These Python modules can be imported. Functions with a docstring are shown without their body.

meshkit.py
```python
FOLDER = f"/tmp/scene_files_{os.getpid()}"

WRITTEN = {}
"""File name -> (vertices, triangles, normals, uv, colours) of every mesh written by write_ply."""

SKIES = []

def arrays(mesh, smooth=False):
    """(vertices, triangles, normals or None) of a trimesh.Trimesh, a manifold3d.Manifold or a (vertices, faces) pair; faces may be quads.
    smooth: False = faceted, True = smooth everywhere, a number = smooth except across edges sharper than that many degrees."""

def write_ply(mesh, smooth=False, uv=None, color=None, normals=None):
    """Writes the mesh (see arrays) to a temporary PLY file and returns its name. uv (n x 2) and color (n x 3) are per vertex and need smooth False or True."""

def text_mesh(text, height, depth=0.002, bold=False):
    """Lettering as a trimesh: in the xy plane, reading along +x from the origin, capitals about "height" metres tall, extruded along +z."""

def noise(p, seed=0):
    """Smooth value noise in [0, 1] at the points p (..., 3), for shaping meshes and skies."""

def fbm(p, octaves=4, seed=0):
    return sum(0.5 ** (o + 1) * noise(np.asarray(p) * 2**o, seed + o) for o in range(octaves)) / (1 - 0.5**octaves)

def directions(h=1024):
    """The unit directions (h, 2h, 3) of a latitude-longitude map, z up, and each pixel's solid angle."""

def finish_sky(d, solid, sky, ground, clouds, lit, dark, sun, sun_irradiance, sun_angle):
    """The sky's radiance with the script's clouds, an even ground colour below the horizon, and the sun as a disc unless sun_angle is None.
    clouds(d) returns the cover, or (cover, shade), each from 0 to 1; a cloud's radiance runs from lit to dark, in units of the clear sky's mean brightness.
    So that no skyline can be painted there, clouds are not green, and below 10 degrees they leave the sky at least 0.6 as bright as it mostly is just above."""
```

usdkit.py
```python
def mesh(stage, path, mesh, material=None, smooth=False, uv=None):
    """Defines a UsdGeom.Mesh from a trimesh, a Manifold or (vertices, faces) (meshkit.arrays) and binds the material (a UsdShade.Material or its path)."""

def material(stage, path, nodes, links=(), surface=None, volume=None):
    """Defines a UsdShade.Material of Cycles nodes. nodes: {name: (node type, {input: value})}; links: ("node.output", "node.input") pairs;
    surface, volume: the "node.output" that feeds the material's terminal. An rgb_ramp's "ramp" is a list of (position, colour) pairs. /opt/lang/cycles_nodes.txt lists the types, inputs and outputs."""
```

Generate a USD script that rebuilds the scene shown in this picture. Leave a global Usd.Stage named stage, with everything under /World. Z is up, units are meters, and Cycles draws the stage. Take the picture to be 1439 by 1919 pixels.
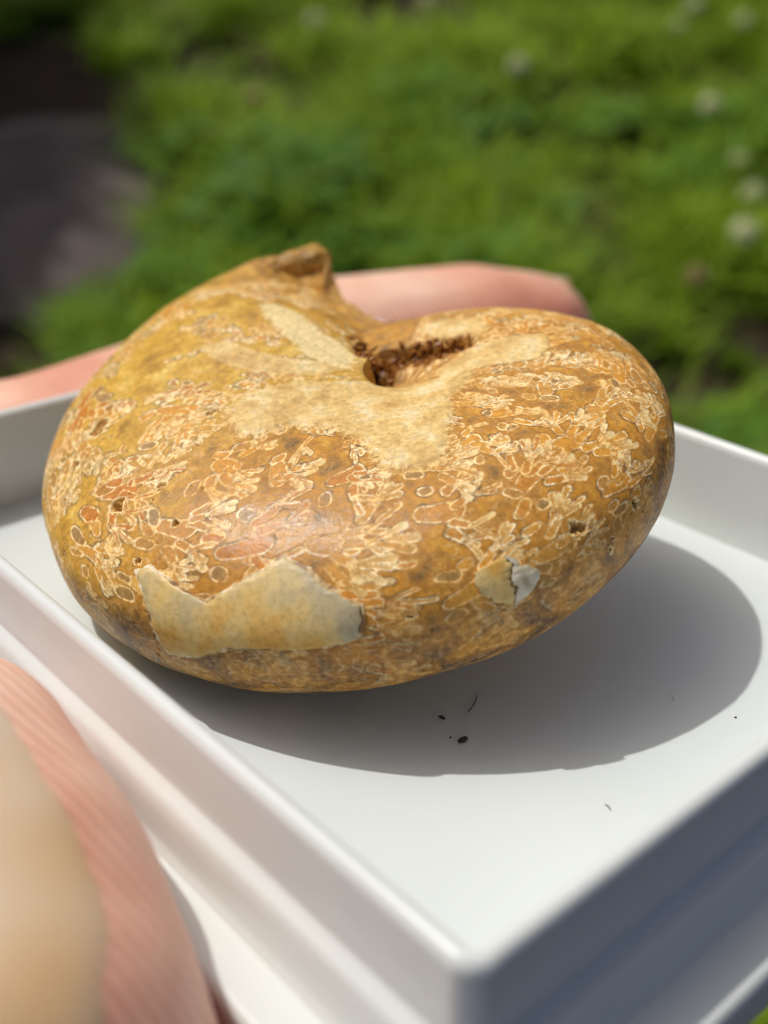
import math, random
import numpy as np, trimesh, manifold3d, usdkit, meshkit
from shapely.geometry import Polygon, Point, LineString
from shapely import contains_xy
from scipy.spatial import Delaunay, cKDTree
from scipy.interpolate import CubicSpline, PchipInterpolator
from scipy.spatial.transform import Rotation as Ro
from pxr import Usd, UsdGeom, UsdLux, UsdShade, Gf, Sdf, Vt

stage = Usd.Stage.CreateInMemory()
UsdGeom.SetStageUpAxis(stage, 'Z'); UsdGeom.SetStageMetersPerUnit(stage, 1.0)
UsdGeom.Xform.Define(stage, '/World'); UsdGeom.Scope.Define(stage, '/World/Looks')
TAU = 2 * math.pi
# ------------------------------------------------------------------ camera, sky, sun, exposure
PITCH = math.radians(43.0)          # the phone looks down on the lawn
CAMZ = 0.50                         # metres above the lawn
FPX = 2123.27                       # focal length in photograph pixels (1439 wide)
EXPOSURE = -0.72
FSTOP = 8.4
FOCUS = 0.0778
SUN_INT, SKY = 1.0, 0.15
cam = UsdGeom.Camera.Define(stage, '/World/camera')
cam.CreateHorizontalApertureAttr(10.0); cam.CreateVerticalApertureAttr(10.0 * 1919 / 1439)
cam.CreateFocalLengthAttr(10.0 * FPX / 1439)
cam.CreateFStopAttr(FSTOP); cam.CreateFocusDistanceAttr(FOCUS)
cam.CreateClippingRangeAttr(Gf.Vec2f(0.004, 60.0)); cam.CreateExposureAttr(EXPOSURE)
sp, cp = math.sin(PITCH), math.cos(PITCH)
CW = np.array([[1, 0, 0], [0, -sp, cp], [0, -cp, -sp]])        # camera (right, down, forward) -> world
CPOS = np.array([0.0, 0.0, CAMZ])
mm = np.eye(4); mm[0, :3] = CW[:, 0]; mm[1, :3] = -CW[:, 1]; mm[2, :3] = -CW[:, 2]; mm[3, :3] = CPOS
cam.AddTransformOp().Set(Gf.Matrix4d(mm.tolist()))
# the tray's frame, in units of UNIT metres: x and y along its two sides, z up from its floor
UNIT = 0.0007
M = np.array([[0.7497054870535635, -0.6617225226785011, 0.008061368480603117],
              [-0.2921260321419904, -0.34184854894200595, -0.8931975990402247],
              [0.5938047356048586, 0.667280205435652, -0.4495921078121792]])
O = np.array([5.516248991367309, 38.33214601039142, 75.84469740155834])
TW = CW @ M
TO = CPOS + CW @ O * UNIT
def t2w(p): return np.asarray(p, float) @ TW.T * UNIT + TO
SUN_AZ, SUN_EL = 2.04, 1.086
sd = TW @ np.array([math.cos(SUN_EL) * math.cos(SUN_AZ), math.cos(SUN_EL) * math.sin(SUN_AZ), math.sin(SUN_EL)])
sun = UsdLux.DistantLight.Define(stage, '/World/sun')
sun.CreateIntensityAttr(SUN_INT); sun.CreateAngleAttr(1.0); sun.CreateNormalizeAttr(True); sun.CreateColorAttr(Gf.Vec3f(1.0, 0.98, 0.93))
zc = sd / np.linalg.norm(sd); xc = np.cross([0, 0, 1], zc); xc /= np.linalg.norm(xc); yc = np.cross(zc, xc)
mm = np.eye(4); mm[0, :3] = xc; mm[1, :3] = yc; mm[2, :3] = zc; mm[3, :3] = zc * 5
sun.AddTransformOp().Set(Gf.Matrix4d(mm.tolist()))
mat = lambda n, *a, **k: usdkit.material(stage, '/World/Looks/' + n, *a, **k)
skym = mat('sky_light', {'s': ('sky_texture', {'sky_type': 'single_scattering', 'sun_disc': False, 'sun_elevation': math.asin(sd[2]), 'sun_rotation': math.atan2(sd[0], sd[1]), 'aerosol_density': 5.0, 'air_density': .45}),
                         'b': ('background_shader', {'strength': SKY})}, [('s.color', 'b.color')], surface='b.background')
dome = UsdLux.DomeLight.Define(stage, '/World/sky'); dome.CreateIntensityAttr(1.0)
UsdShade.MaterialBindingAPI.Apply(dome.GetPrim()).Bind(skym)
dome.GetPrim().SetCustomDataByKey('kind', 'structure')

# ------------------------------------------------------------------ helpers
used = {}
def numbered(path):
    n = used.get(path, 0); used[path] = n + 1
    return path if n == 0 else f'{path}_{n:03d}'
def thing(name, label, cat, group=None, frame='tray', loc=None):
    x = UsdGeom.Xform.Define(stage, numbered('/World/' + name)); p = x.GetPrim()
    m = np.eye(4)
    if frame == 'tray':
        m[:3, :3] = TW.T * UNIT; m[3, :3] = TO
        if loc is not None: m[3, :3] = t2w(loc)
    elif loc is not None: m[3, :3] = loc
    x.AddTransformOp().Set(Gf.Matrix4d(m.tolist()))
    p.SetCustomDataByKey('label', label); p.SetCustomDataByKey('category', cat)
    if group: p.SetCustomDataByKey('group', group)
    return p
def part(name, mesh, m, parent, label=None, smooth=True, kind=None):
    r = usdkit.mesh(stage, numbered(f'{parent.GetPath()}/{name}'), mesh, m, smooth=smooth)
    if label: r.GetPrim().SetCustomDataByKey('label', label)
    if kind: r.GetPrim().SetCustomDataByKey('kind', kind)
    return r
def primvar(m, name, arr):
    UsdGeom.PrimvarsAPI(m).CreatePrimvar(name, Sdf.ValueTypeNames.FloatArray, 'vertex').Set(Vt.FloatArray.FromNumpy(np.asarray(arr, np.float32)))
def smoothstep(a, b, x):
    t = np.clip((x - a) / (b - a), 0, 1); return t * t * (3 - 2 * t)
def srgb(r, g, b):
    return tuple(((c / 255 + .055) / 1.055) ** 2.4 if c > 10 else c / 255 / 12.92 for c in (r, g, b))
def grid_faces(n, m, wrap=False):
    i, j = np.meshgrid(np.arange(n - 1), np.arange(m if wrap else m - 1), indexing='ij')
    a = i * m + j; b = i * m + (j + 1) % m; c = (i + 1) * m + (j + 1) % m; d = (i + 1) * m + j
    return np.stack([a, b, c, d], -1).reshape(-1, 4)

# ------------------------------------------------------------------ lawn and bed
GX, GY = (-1.3, 1.3), (0.0, 3.6)
SLATE = (-0.72, 1.02)
def ground_z(x, y): return 0.012 * (meshkit.fbm(np.stack([x * 5, y * 5, 0 * x], -1), 3, 3) - .5)
soil_m = mat('soil', {'g': ('geometry', {}), 'n': ('noise_texture', {'scale': 60, 'detail': 6}), 'r': ('rgb_ramp', {'ramp': [(.3, (.014, .010, .007)), (.7, (.06, .042, .028))]}),
                      'p': ('principled_bsdf', {'roughness': .95, 'specular_ior_level': .1})}, [('g.position', 'n.vector'), ('n.fac', 'r.fac'), ('r.color', 'p.base_color')], surface='p.BSDF')
gx, gy = np.meshgrid(np.linspace(-40, 40, 161), np.linspace(-30, 60, 181), indexing='ij')
gx = np.sign(gx) * np.abs(gx / 40) ** 3 * 40; gy = np.sign(gy) * np.abs(gy / 60) ** 3 * 60
gv = np.stack([gx, gy, ground_z(gx, gy)], -1).reshape(-1, 3)
gr = usdkit.mesh(stage, '/World/ground', (gv, grid_faces(161, 181)[:, ::-1]), soil_m, smooth=True)
gr.GetPrim().SetCustomDataByKey('kind', 'structure')
rng = np.random.default_rng(4)
def leaf_mat(name, c0, c1, trans=.4, rough=.6):
    return mat(name, {'o': ('object_info', {}), 'g': ('geometry', {}), 'n': ('noise_texture', {'scale': 9, 'detail': 2}),
                      'a': ('math', {'math_type': 'add'}), 'h': ('math', {'math_type': 'multiply', 'value2': .5}), 'r': ('rgb_ramp', {'ramp': [(0.2, c0), (.8, c1)]}),
                      'p': ('principled_bsdf', {'roughness': rough, 'specular_ior_level': .18}), 't': ('translucent_bsdf', {}), 'm': ('mix_closure', {'fac': trans})},
               [('g.position', 'n.vector'), ('o.random', 'a.value1'), ('n.fac', 'a.value2'), ('a.value', 'h.value1'), ('h.value', 'r.fac'), ('r.color', 'p.base_color'), ('r.color', 't.color'),
                ('p.BSDF', 'm.closure1'), ('t.BSDF', 'm.closure2')], surface='m.closure')
grass_m = leaf_mat('grass_green', (.115, .21, .006), (.33, .48, .024))
dry_m = leaf_mat('grass_dry', (.13, .12, .04), (.24, .21, .08))
clover_m = leaf_mat('clover_green', (.06, .16, .010), (.17, .32, .03))
protos = UsdGeom.Xform.Define(stage, '/World/grass')
def blade(r, h, w, lean, az, n=4):
    t = np.linspace(0, 1, n + 1); d = np.array([math.cos(az), math.sin(az)]); s = np.array([-d[1], d[0]])
    c = np.stack([d[0] * lean * h * t ** 2, d[1] * lean * h * t ** 2, h * t * (1 - .35 * lean * t)], -1)
    ww = w * (1 - t ** 1.7) * .5
    off = np.stack([s[0] * ww, s[1] * ww, 0 * ww], -1)
    return np.concatenate([c - off, c + off]) + np.r_[r, 0], np.array([[i, i + 1, n + 2 + i, n + 1 + i] for i in range(n)])
def tuft(seed, n, R, h0, w0, lean):
    r = np.random.default_rng(seed); V, F, k = [], [], 0
    for _ in range(n):
        v, f = blade(r.normal(0, R, 2), h0 * r.uniform(.5, 1.2), w0 * r.uniform(.7, 1.3), r.uniform(*lean), r.uniform(0, TAU))
        V.append(v); F.append(f + k); k += len(v)
    return np.concatenate(V), np.concatenate(F)
def clover_patch(seed, n, R):
    r = np.random.default_rng(seed); V, F, k = [], [], 0
    for _ in range(n):
        cx, cy = r.normal(0, R, 2); h = r.uniform(.012, .03); a0 = r.uniform(0, TAU); s = r.uniform(.005, .009); ti = r.normal(0, .25, 2)
        for q in range(3):
            a = a0 + q * TAU / 3; th = np.linspace(0, TAU, 8)[:-1]
            px = s * (1 + .9 * np.cos(th)); py = s * .75 * np.sin(th)
            x = cx + px * math.cos(a) - py * math.sin(a); y = cy + px * math.sin(a) + py * math.cos(a)
            z = h + (x - cx) * ti[0] + (y - cy) * ti[1] + .12 * np.abs(py)
            V.append(np.stack([x, y, z], -1)); F += [[k, k + i, k + i + 1] for i in range(1, 6)]; k += 7
    return np.concatenate(V), np.array(F)
pi = UsdGeom.PointInstancer.Define(stage, '/World/grass/blades')
plist = []
for i in range(5):
    plist.append(usdkit.mesh(stage, f'/World/grass/blades/tuft_{i:03d}', tuft(i, 34, .012, .055, .0046, (.3, 1.5)), grass_m))
for i in range(2):
    plist.append(usdkit.mesh(stage, f'/World/grass/blades/dry_tuft_{i:03d}', tuft(20 + i, 16, .012, .05, .003, (.8, 1.8)), dry_m))
for i in range(3):
    plist.append(usdkit.mesh(stage, f'/World/grass/blades/clover_{i:03d}', clover_patch(30 + i, 22, .016), clover_m))
rel = pi.CreatePrototypesRel()
for p in plist: rel.AddTarget(p.GetPath())
px = rng.uniform(-1.25, 1.3, 13000); py = rng.uniform(.02, 2.8, 13000)
keep = (np.abs(px) < .22 + .42 * py) 
bed = ((px + .50) / .30) ** 2 + ((py - .92) / .44) ** 2
thin = meshkit.fbm(np.stack([px * 11, py * 11, 0 * px], -1), 3, 9)
keep &= (bed + .5 * (thin - .5) > 1) & (rng.uniform(0, 1, len(px)) < smoothstep(.36, .56, thin) * .93 + .07)
px, py, thin = px[keep], py[keep], thin[keep]
n = len(px); pos = np.stack([px, py, ground_z(px, py)], -1)
idx = rng.integers(0, 5, n); u = rng.uniform(0, 1, n)
cl = meshkit.fbm(np.stack([px * 4, py * 4, 0 * px + 7], -1), 3, 17)
idx = np.where(u < .09, rng.integers(5, 7, n), idx); idx = np.where((u > .62) & (cl > .46), rng.integers(7, 10, n), idx)
pi.CreatePositionsAttr(Vt.Vec3fArray.FromNumpy(pos.astype(np.float32))); pi.CreateProtoIndicesAttr(Vt.IntArray.FromNumpy(idx.astype(np.int32)))
rz = rng.uniform(0, TAU, n)
pi.CreateOrientationsAttr(Vt.QuathArray([Gf.Quath(float(math.cos(a / 2)), 0, 0, float(math.sin(a / 2))) for a in rz]))
sc = rng.uniform(.7, 1.25, n) * (.5 + 1.05 * thin)
pi.CreateScalesAttr(Vt.Vec3fArray.FromNumpy(np.repeat(sc[:, None], 3, 1).astype(np.float32)))
gp = protos.GetPrim(); gp.SetCustomDataByKey('label', 'sunlit green lawn of grass and clover leaves filling the background'); gp.SetCustomDataByKey('category', 'grass'); gp.SetCustomDataByKey('kind', 'stuff')

def pix2ground(p, z=0.0):
    r = CW @ np.array([p[0] - 719.5, p[1] - 959.5, FPX]); return CPOS + r * ((z - CPOS[2]) / r[2])
# white clover heads in the grass
petal_m = mat('petal', {'p': ('principled_bsdf', {'base_color': (.74, .74, .46), 'roughness': .7, 'specular_ior_level': .3})}, surface='p.BSDF')
stem_m = mat('stem', {'p': ('principled_bsdf', {'base_color': (.09, .15, .03), 'roughness': .6})}, surface='p.BSDF')
def clover_head(seed, s):
    r = np.random.default_rng(seed); V, F, k = [], [], 0
    N = 46; i = np.arange(N) + .5; ph = np.arccos(1 - 1.7 * i / N); th = math.pi * (1 + 5 ** .5) * i
    base = trimesh.creation.icosphere(subdivisions=1, radius=1)
    for a, b in zip(ph, th):
        d = np.array([math.sin(a) * math.cos(b), math.sin(a) * math.sin(b), math.cos(a)])
        m = trimesh.geometry.align_vectors([0, 0, 1], d)[:3, :3]
        v = (base.vertices * np.array([.16, .16, .34]) * r.uniform(.8, 1.15)) @ m.T + d * r.uniform(.62, .74)
        V.append(v * s); F.append(base.faces + k); k += len(v)
    return np.concatenate(V), np.concatenate(F)
flowers = [((1300, 14), .010, 'white clover flower at the top edge, nearest the right corner of the lawn'), ((1268, 52), .009, 'pale clover flower just below the topmost one in the lawn'),
           ((1392, 42), .009, 'pale clover flower close to the top right corner'), ((970, 126), .011, 'white clover flower standing alone in the grass above the middle of the lawn'),
           ((1330, 200), .011, 'bright clover flower in the upper right lawn, second from the right edge'), ((1385, 304), .008, 'small faded clover flower among shaded blades at right'),
           ((1410, 366), .010, 'round white clover flower close to the right edge of the lawn'), ((1394, 438), .012, 'large cream clover flower, lowest of the bright ones at right'),
           ((1304, 520), .009, 'dull brownish clover flower, lowest in the right-hand grass'), ((592, 42), .011, 'pale clover flower near the top of the lawn, left of centre'),
           ((478, 190), .010, 'tan withered clover flower in the grass left of centre'), ((800, 4), .009, 'white clover flower cut by the top edge of the frame')]
for k, (p, s, lab) in enumerate(flowers):
    c = pix2ground(p, .045)
    t = thing('clover_flower', lab, 'flower', frame='world', loc=(c[0], c[1], 0))
    v, f = clover_head(k, s); m_ = petal_m
    if k in (8, 10):
        m_ = stage.GetPrimAtPath('/World/Looks/petal_dry')
        m_ = UsdShade.Material(m_) if m_ else mat('petal_dry', {'p': ('principled_bsdf', {'base_color': (.42, .30, .13), 'roughness': .8})}, surface='p.BSDF')
    part('flower_head', (v * .95 + [0, 0, .046], f), m_, t)
    cy = trimesh.creation.cylinder(radius=.0009, height=.045, sections=7); cy.apply_translation([0, 0, .0225]); part('stem', cy, stem_m, t)
# dark slate stone lying in the bare bed at left
slate_m = mat('slate', {'g': ('geometry', {}), 'n': ('noise_texture', {'scale': 14, 'detail': 6, 'roughness': .6}), 'r': ('rgb_ramp', {'ramp': [(.3, (.050, .039, .036)), (.5, (.095, .075, .070)), (.7, (.135, .105, .092))]}),
                        'b': ('bump', {'strength': .5, 'distance': .004}), 'p': ('principled_bsdf', {'roughness': .75, 'specular_ior_level': .2})},
              [('g.position', 'n.vector'), ('n.fac', 'r.fac'), ('r.color', 'p.base_color'), ('n.fac', 'b.height'), ('b.normal', 'p.normal')], surface='p.BSDF')
def stone(c, sx, sy, sz, seed, name, label, m_):
    s = trimesh.creation.icosphere(subdivisions=4); v = s.vertices.copy()
    v = np.sign(v) * np.abs(v) ** .75
    v *= 1 + .35 * (meshkit.fbm(v * 1.3 + 5, 4, seed)[:, None] - .5)
    t = thing(name, label, 'stone', frame='world', loc=(c[0], c[1], 0))
    part('slab', (v * [sx, sy, sz], s.faces), m_, t)
c = pix2ground((70, 400)); stone(c, .125, .19, .026, 5, 'slate_stone', 'dark purplish grey stone lying in bare soil at the left edge of the lawn', slate_m)

# leafy shrub beside the lawn, out of frame at left, whose shade falls across the bed
shrub = thing('garden_shrub', 'dense dark green shrub beside the bed, just left of the lawn in view', 'shrub', frame='world', loc=(-.92, 1.33, 0))
r_ = np.random.default_rng(77); vv, ff, k = [], [], 0
for _ in range(9000):
    d = r_.normal(size=3); d /= np.linalg.norm(d); c = d * r_.uniform(.55, 1) ** .6 * np.array([.36, .50, .30]) * (1 + .35 * (meshkit.noise(d * 2.5 + 9) - .5)) + [0, 0, .60]
    a = r_.normal(size=3); a /= np.linalg.norm(a); b = np.cross(a, r_.normal(size=3)); b /= np.linalg.norm(b); l = r_.uniform(.022, .04); w = l * .5
    vv.append(np.array([c, c + a * l * .5 + b * w, c + a * l, c + a * l * .5 - b * w])); ff.append([[k, k + 1, k + 2], [k, k + 2, k + 3]]); k += 4
part('crown', (np.vstack(vv), np.vstack(ff)), leaf_mat('shrub_leaf', (.02, .05, .01), (.05, .10, .02)), shrub, smooth=False)
for q in range(4):
    cy = trimesh.creation.cone(radius=.012, height=.5, sections=8); cy.apply_transform(trimesh.transformations.rotation_matrix(.3, [math.cos(q * 1.6), math.sin(q * 1.6), 0])); part('stem', cy, soil_m, shrub)

# ------------------------------------------------------------------ display tray
A_, B_ = 81.18 - 1.8, 103.86 - 1.8
def loop(d, z, r0=.5, nc=10):
    r = r0 + max(d, 0) * 1.0; x0, x1, y0, y1 = -d, A_ + d, -d, B_ + d
    P = []
    for cx, cy, a in ((x1 - r, y0 + r, -90), (x1 - r, y1 - r, 0), (x0 + r, y1 - r, 90), (x0 + r, y0 + r, 180)):
        for q in np.linspace(a, a + 90, nc): P.append((cx + r * math.cos(math.radians(q)), cy + r * math.sin(math.radians(q)), z))
    return np.array(P)
def swept(profile, close=False):
    L = [loop(d, z) for d, z in profile]; m = len(L[0])
    if close: L.append(L[0])
    return np.concatenate(L), grid_faces(len(L), m, wrap=True)
def white_plastic(name, rough, col=(.70, .73, .70), ss=.25):
    return mat(name, {'g': ('geometry', {}), 'n': ('noise_texture', {'scale': 900, 'detail': 4}), 'n2': ('noise_texture', {'scale': 60, 'detail': 3}),
                      'r': ('rgb_ramp', {'ramp': [(.3, tuple(c * .97 for c in col)), (.7, col)]}), 'rr': ('map_range', {'from_min': .3, 'from_max': .7, 'to_min': rough - .06, 'to_max': rough + .08}),
                      'b': ('bump', {'strength': .06, 'distance': .0001}), 'p': ('principled_bsdf', {'specular_ior_level': .4})},
               [('g.position', 'n.vector'), ('g.position', 'n2.vector'), ('n2.fac', 'r.fac'), ('r.color', 'p.base_color'), ('n2.fac', 'rr.value'), ('rr.result', 'p.roughness'), ('n.fac', 'b.height'), ('b.normal', 'p.normal')], surface='p.BSDF')
plast = white_plastic('white_plastic', .28); foam = white_plastic('white_liner', .42, (.66, .705, .69), .15)
tray = thing('display_tray', 'small white plastic rectangular tray with raised rim held under the fossil', 'tray')
prof = [(-.02, -.6), (0, .6), (0, 11.9), (.12, 12.4), (.45, 12.8), (.9, 13.0), (1.35, 12.85), (1.7, 12.45), (1.85, 11.8), (1.95, 6.0), (2.1, 5.6), (2.9, 5.1), (3.3, 4.4), (3.5, 3.0), (3.6, 1.0), (3.8, .45), (4.2, .1), (4.4, -.6)]
part('wall', swept(prof), plast, tray)
prof2 = [(3.0, -.2), (4.3, .02), (7.6, .0), (8.0, -.12), (8.3, -.5), (8.4, -1.0), (8.4, -4.2), (8.0, -4.8), (7.0, -5.0), (3.0, -5.0)]
part('ledge', swept(prof2, close=True), plast, tray)
fl = Polygon(loop(.6, 0)[:, :2]); fv = np.array(trimesh.creation.extrude_polygon(fl, 1.2, engine='earcut').vertices); ff = trimesh.creation.extrude_polygon(fl, 1.2, engine='earcut').faces
part('floor_panel', (fv - [0, 0, 1.2], ff), foam, tray, smooth=30)

# ------------------------------------------------------------------ ammonite
AMPOS = np.array([43.814, 54.74, 18.0621]); AMROT = Ro.from_rotvec([-0.1627, -0.2501, 1.1303])
KN = np.linspace(-TAU, 0, 9)
LOGR = CubicSpline(KN, [3.0671, 3.1242, 3.3057, 3.4398, 3.5531, 3.6396, 3.7257, 3.7772, 3.8452])
TH, PE = .2738, .785
#BEGIN SHELL
BREAK = PchipInterpolator([-.2, 0, .35, .8, 1.15, 1.37, 1.61, 1.78, 1.97, 2.09, 2.18, 2.32, 2.6, 3.2], [.02, .06, .09, .07, .07, .11, .17, .26, .40, .50, .26, -.02, -.34, -.45])   # where the last whorl is broken off, across its section
# bumps and hollows on the flank, in the disc's own plane: x, y, height, length, width, angle
DENTS = [(4.6, .6, -1.6, 2.6, 1.6, .3)]
HOLLOW = np.array([(5.0, 1.2), (7.0, -1.6), (5.6, -4.6), (3.0, -8.8)])
def hollow(x, y):
    d = np.full(np.shape(x), 99.0)
    for (ax, ay), (bx, by), w in zip(HOLLOW[:-1], HOLLOW[1:], (1.0, 1.0, 1.0)):
        t = np.clip(((x - ax) * (bx - ax) + (y - ay) * (by - ay)) / ((bx - ax) ** 2 + (by - ay) ** 2), 0, 1)
        d = np.minimum(d, np.hypot(x - ax - t * (bx - ax), y - ay - t * (by - ay)))
    return d + 1.5 * (meshkit.fbm(np.stack([x * .7, y * .7, 0 * x], -1), 3, 33) - .5)
def section(P, U):
    """Point of the last whorl at spiral angle P, section angle U (0 venter, pi umbilicus) in the ammonite's frame, smooth shape only."""
    R = np.exp(LOGR(np.clip(P, -TAU, .1))) * (1 - .11 * smoothstep(-.18, .06, P)); ru = .02 * R
    rc = (.07 * R + R) / 2; a = (R - .07 * R) / 2; b = TH * R
    cu, su = np.cos(U), np.sin(U)
    r = np.maximum(rc + a * cu, ru)
    z = b * np.sign(su) * np.abs(su) ** PE
    q = (cu + 1) / 2
    lift = b * (1 - .26 * (1 - np.clip(q / .5, 0, 1)) ** 2)
    z = np.where((q < .5) & (U > 0) & (U <= math.pi), lift, z)
    # the broken mouth end sinks towards the umbilicus
    sink = smoothstep(-.62, .22, P) * smoothstep(.945, .72, q) * (U > 0) * (U <= math.pi)
    z = z - (8.0 - 2.4 * smoothstep(.55, .2, q) - 1.5 * smoothstep(.26, .12, q)) * sink
    x, y = r * np.cos(-P), r * np.sin(-P)
    top = smoothstep(.05, .5, su)
    for dx, dy, h, l, w, an in DENTS:
        c, s = math.cos(an), math.sin(an); ex = (x - dx) * c + (y - dy) * s; ey = -(x - dx) * s + (y - dy) * c
        z = z + top * h * np.exp(-(ex / l) ** 2 - (ey / w) ** 2)
    z = z - 1.9 * smoothstep(2.4, .9, hollow(x, y)) * top * (P < -4.2)
    return np.stack([x, y, z], -1)
#END SHELL
def phis(T, U): return -TAU + (TAU + BREAK(np.clip(U, 0, 3.2))) * T
NP, NU = 1700, 560
uu = np.concatenate([np.linspace(-1.0, math.pi, NU - 36), np.linspace(math.pi, TAU - 1.0, 38)[1:-1]])
T_, U_ = np.meshgrid(np.linspace(0, 1, NP), uu, indexing='ij')
P_ = phis(T_, U_)
V = section(P_, U_)
# suture pattern: closed leafy saddles, drawn as unions of capsules in (X, Y) where X follows the spiral and Y crosses the flank
gX0, gX1, gY0, gY1, gs = -.8 * TAU - .1, .15, -.5, .45 * math.pi + .05, .0022
nx, ny = int((gX1 - gX0) / gs), int((gY1 - gY0) / gs)
D = np.full((nx, ny), 9.0, np.float32)
CID = np.zeros((nx, ny), np.float32)
rs = np.random.default_rng(12)
TIP = np.zeros((nx, ny), np.float32); CORE = np.zeros((nx, ny), np.float32)
def stroke(a, b, ra, rb, t0, t1, cid=0.0, core=0.0):
    """Paints one petal (a tapered capsule) over what is already there: signed distance to its edge, how far along it is pale, its tint."""
    a, b = np.asarray(a), np.asarray(b); m = max(ra, rb) + .045
    i0 = max(int((min(a[0], b[0]) - m - gX0) / gs), 0); i1 = min(int((max(a[0], b[0]) + m - gX0) / gs) + 2, nx)
    j0 = max(int((min(a[1], b[1]) - m - gY0) / gs), 0); j1 = min(int((max(a[1], b[1]) + m - gY0) / gs) + 2, ny)
    if i1 <= i0 or j1 <= j0: return
    X = (gX0 + np.arange(i0, i1) * gs)[:, None]; Y = (gY0 + np.arange(j0, j1) * gs)[None]
    ab = b - a; t = np.clip(((X - a[0]) * ab[0] + (Y - a[1]) * ab[1]) / max(ab @ ab, 1e-9), 0, 1)
    d = np.hypot(X - a[0] - t * ab[0], Y - a[1] - t * ab[1]) - (ra + (rb - ra) * t)
    sub = D[i0:i1, j0:j1]; on = d < .0035; out = ~on & (sub > 0)
    sub[on] = d[on]; sub[out] = np.minimum(sub[out], d[out])
    CID[i0:i1, j0:j1][on] = cid; TIP[i0:i1, j0:j1][on] = (t0 + (t1 - t0) * t)[on]
    CORE[i0:i1, j0:j1][on] = core * smoothstep(0, -.006, d)[on]
def fern(x, y, w, ang, cid, rings):
    c, s = math.cos(ang), math.sin(ang)
    R = lambda p: (x + w * (p[0] * c - p[1] * s), y + w * (p[0] * s + p[1] * c))
    n = lambda k: rs.normal(0, k)
    stroke(R((.18, n(.08))), R((-.12, n(.06))), .10 * w, .15 * w, 0, 0, cid)
    for q in (-.34, -.12, .12, .34):                                 # round loops on the side of the mouth, grey inside
        if rs.uniform() < rings:
            p = (.28 - .5 * abs(q) + n(.07), q * 1.25 + n(.05)); e = (p[0] + .07 + n(.05), p[1] + n(.06)); r_ = w * rs.uniform(.06, .11)
            stroke(R(p), R(e), r_, r_ * rs.uniform(.9, 1.15), 0, .2, cid, core=rs.choice([0, .5, 1]))
    subs = [(-.95, -.30), (-.42, -.14), (0, 0), (.42, .14), (.95, .30)]; rs.shuffle(subs)
    for a0, q in subs:                                               # sprays of pale-tipped petals the other way
        if rs.uniform() > .9: continue
        a1 = math.pi - a0 + n(.12); p0 = (-.10 + n(.04), q + n(.04)); L = rs.uniform(.16, .26); p1 = (p0[0] + L * math.cos(a1), p0[1] + L * math.sin(a1))
        stroke(R(p0), R(p1), .065 * w, .05 * w, .0, .15, cid)
        fan = [-.6, -.2, .2, .6]; rs.shuffle(fan)
        for f in fan:
            if rs.uniform() < .15: continue
            a2 = a1 * .6 + math.pi * .4 + f + n(.1); l = rs.uniform(.2, .4); wd = rs.uniform(.032, .05) * w
            stroke(R(p1), R((p1[0] + l * math.cos(a2), p1[1] + l * math.sin(a2))), wd * .55, wd, .05, rs.choice([.25, .45, .65, 1.0]), cid)
dX = .235
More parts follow.
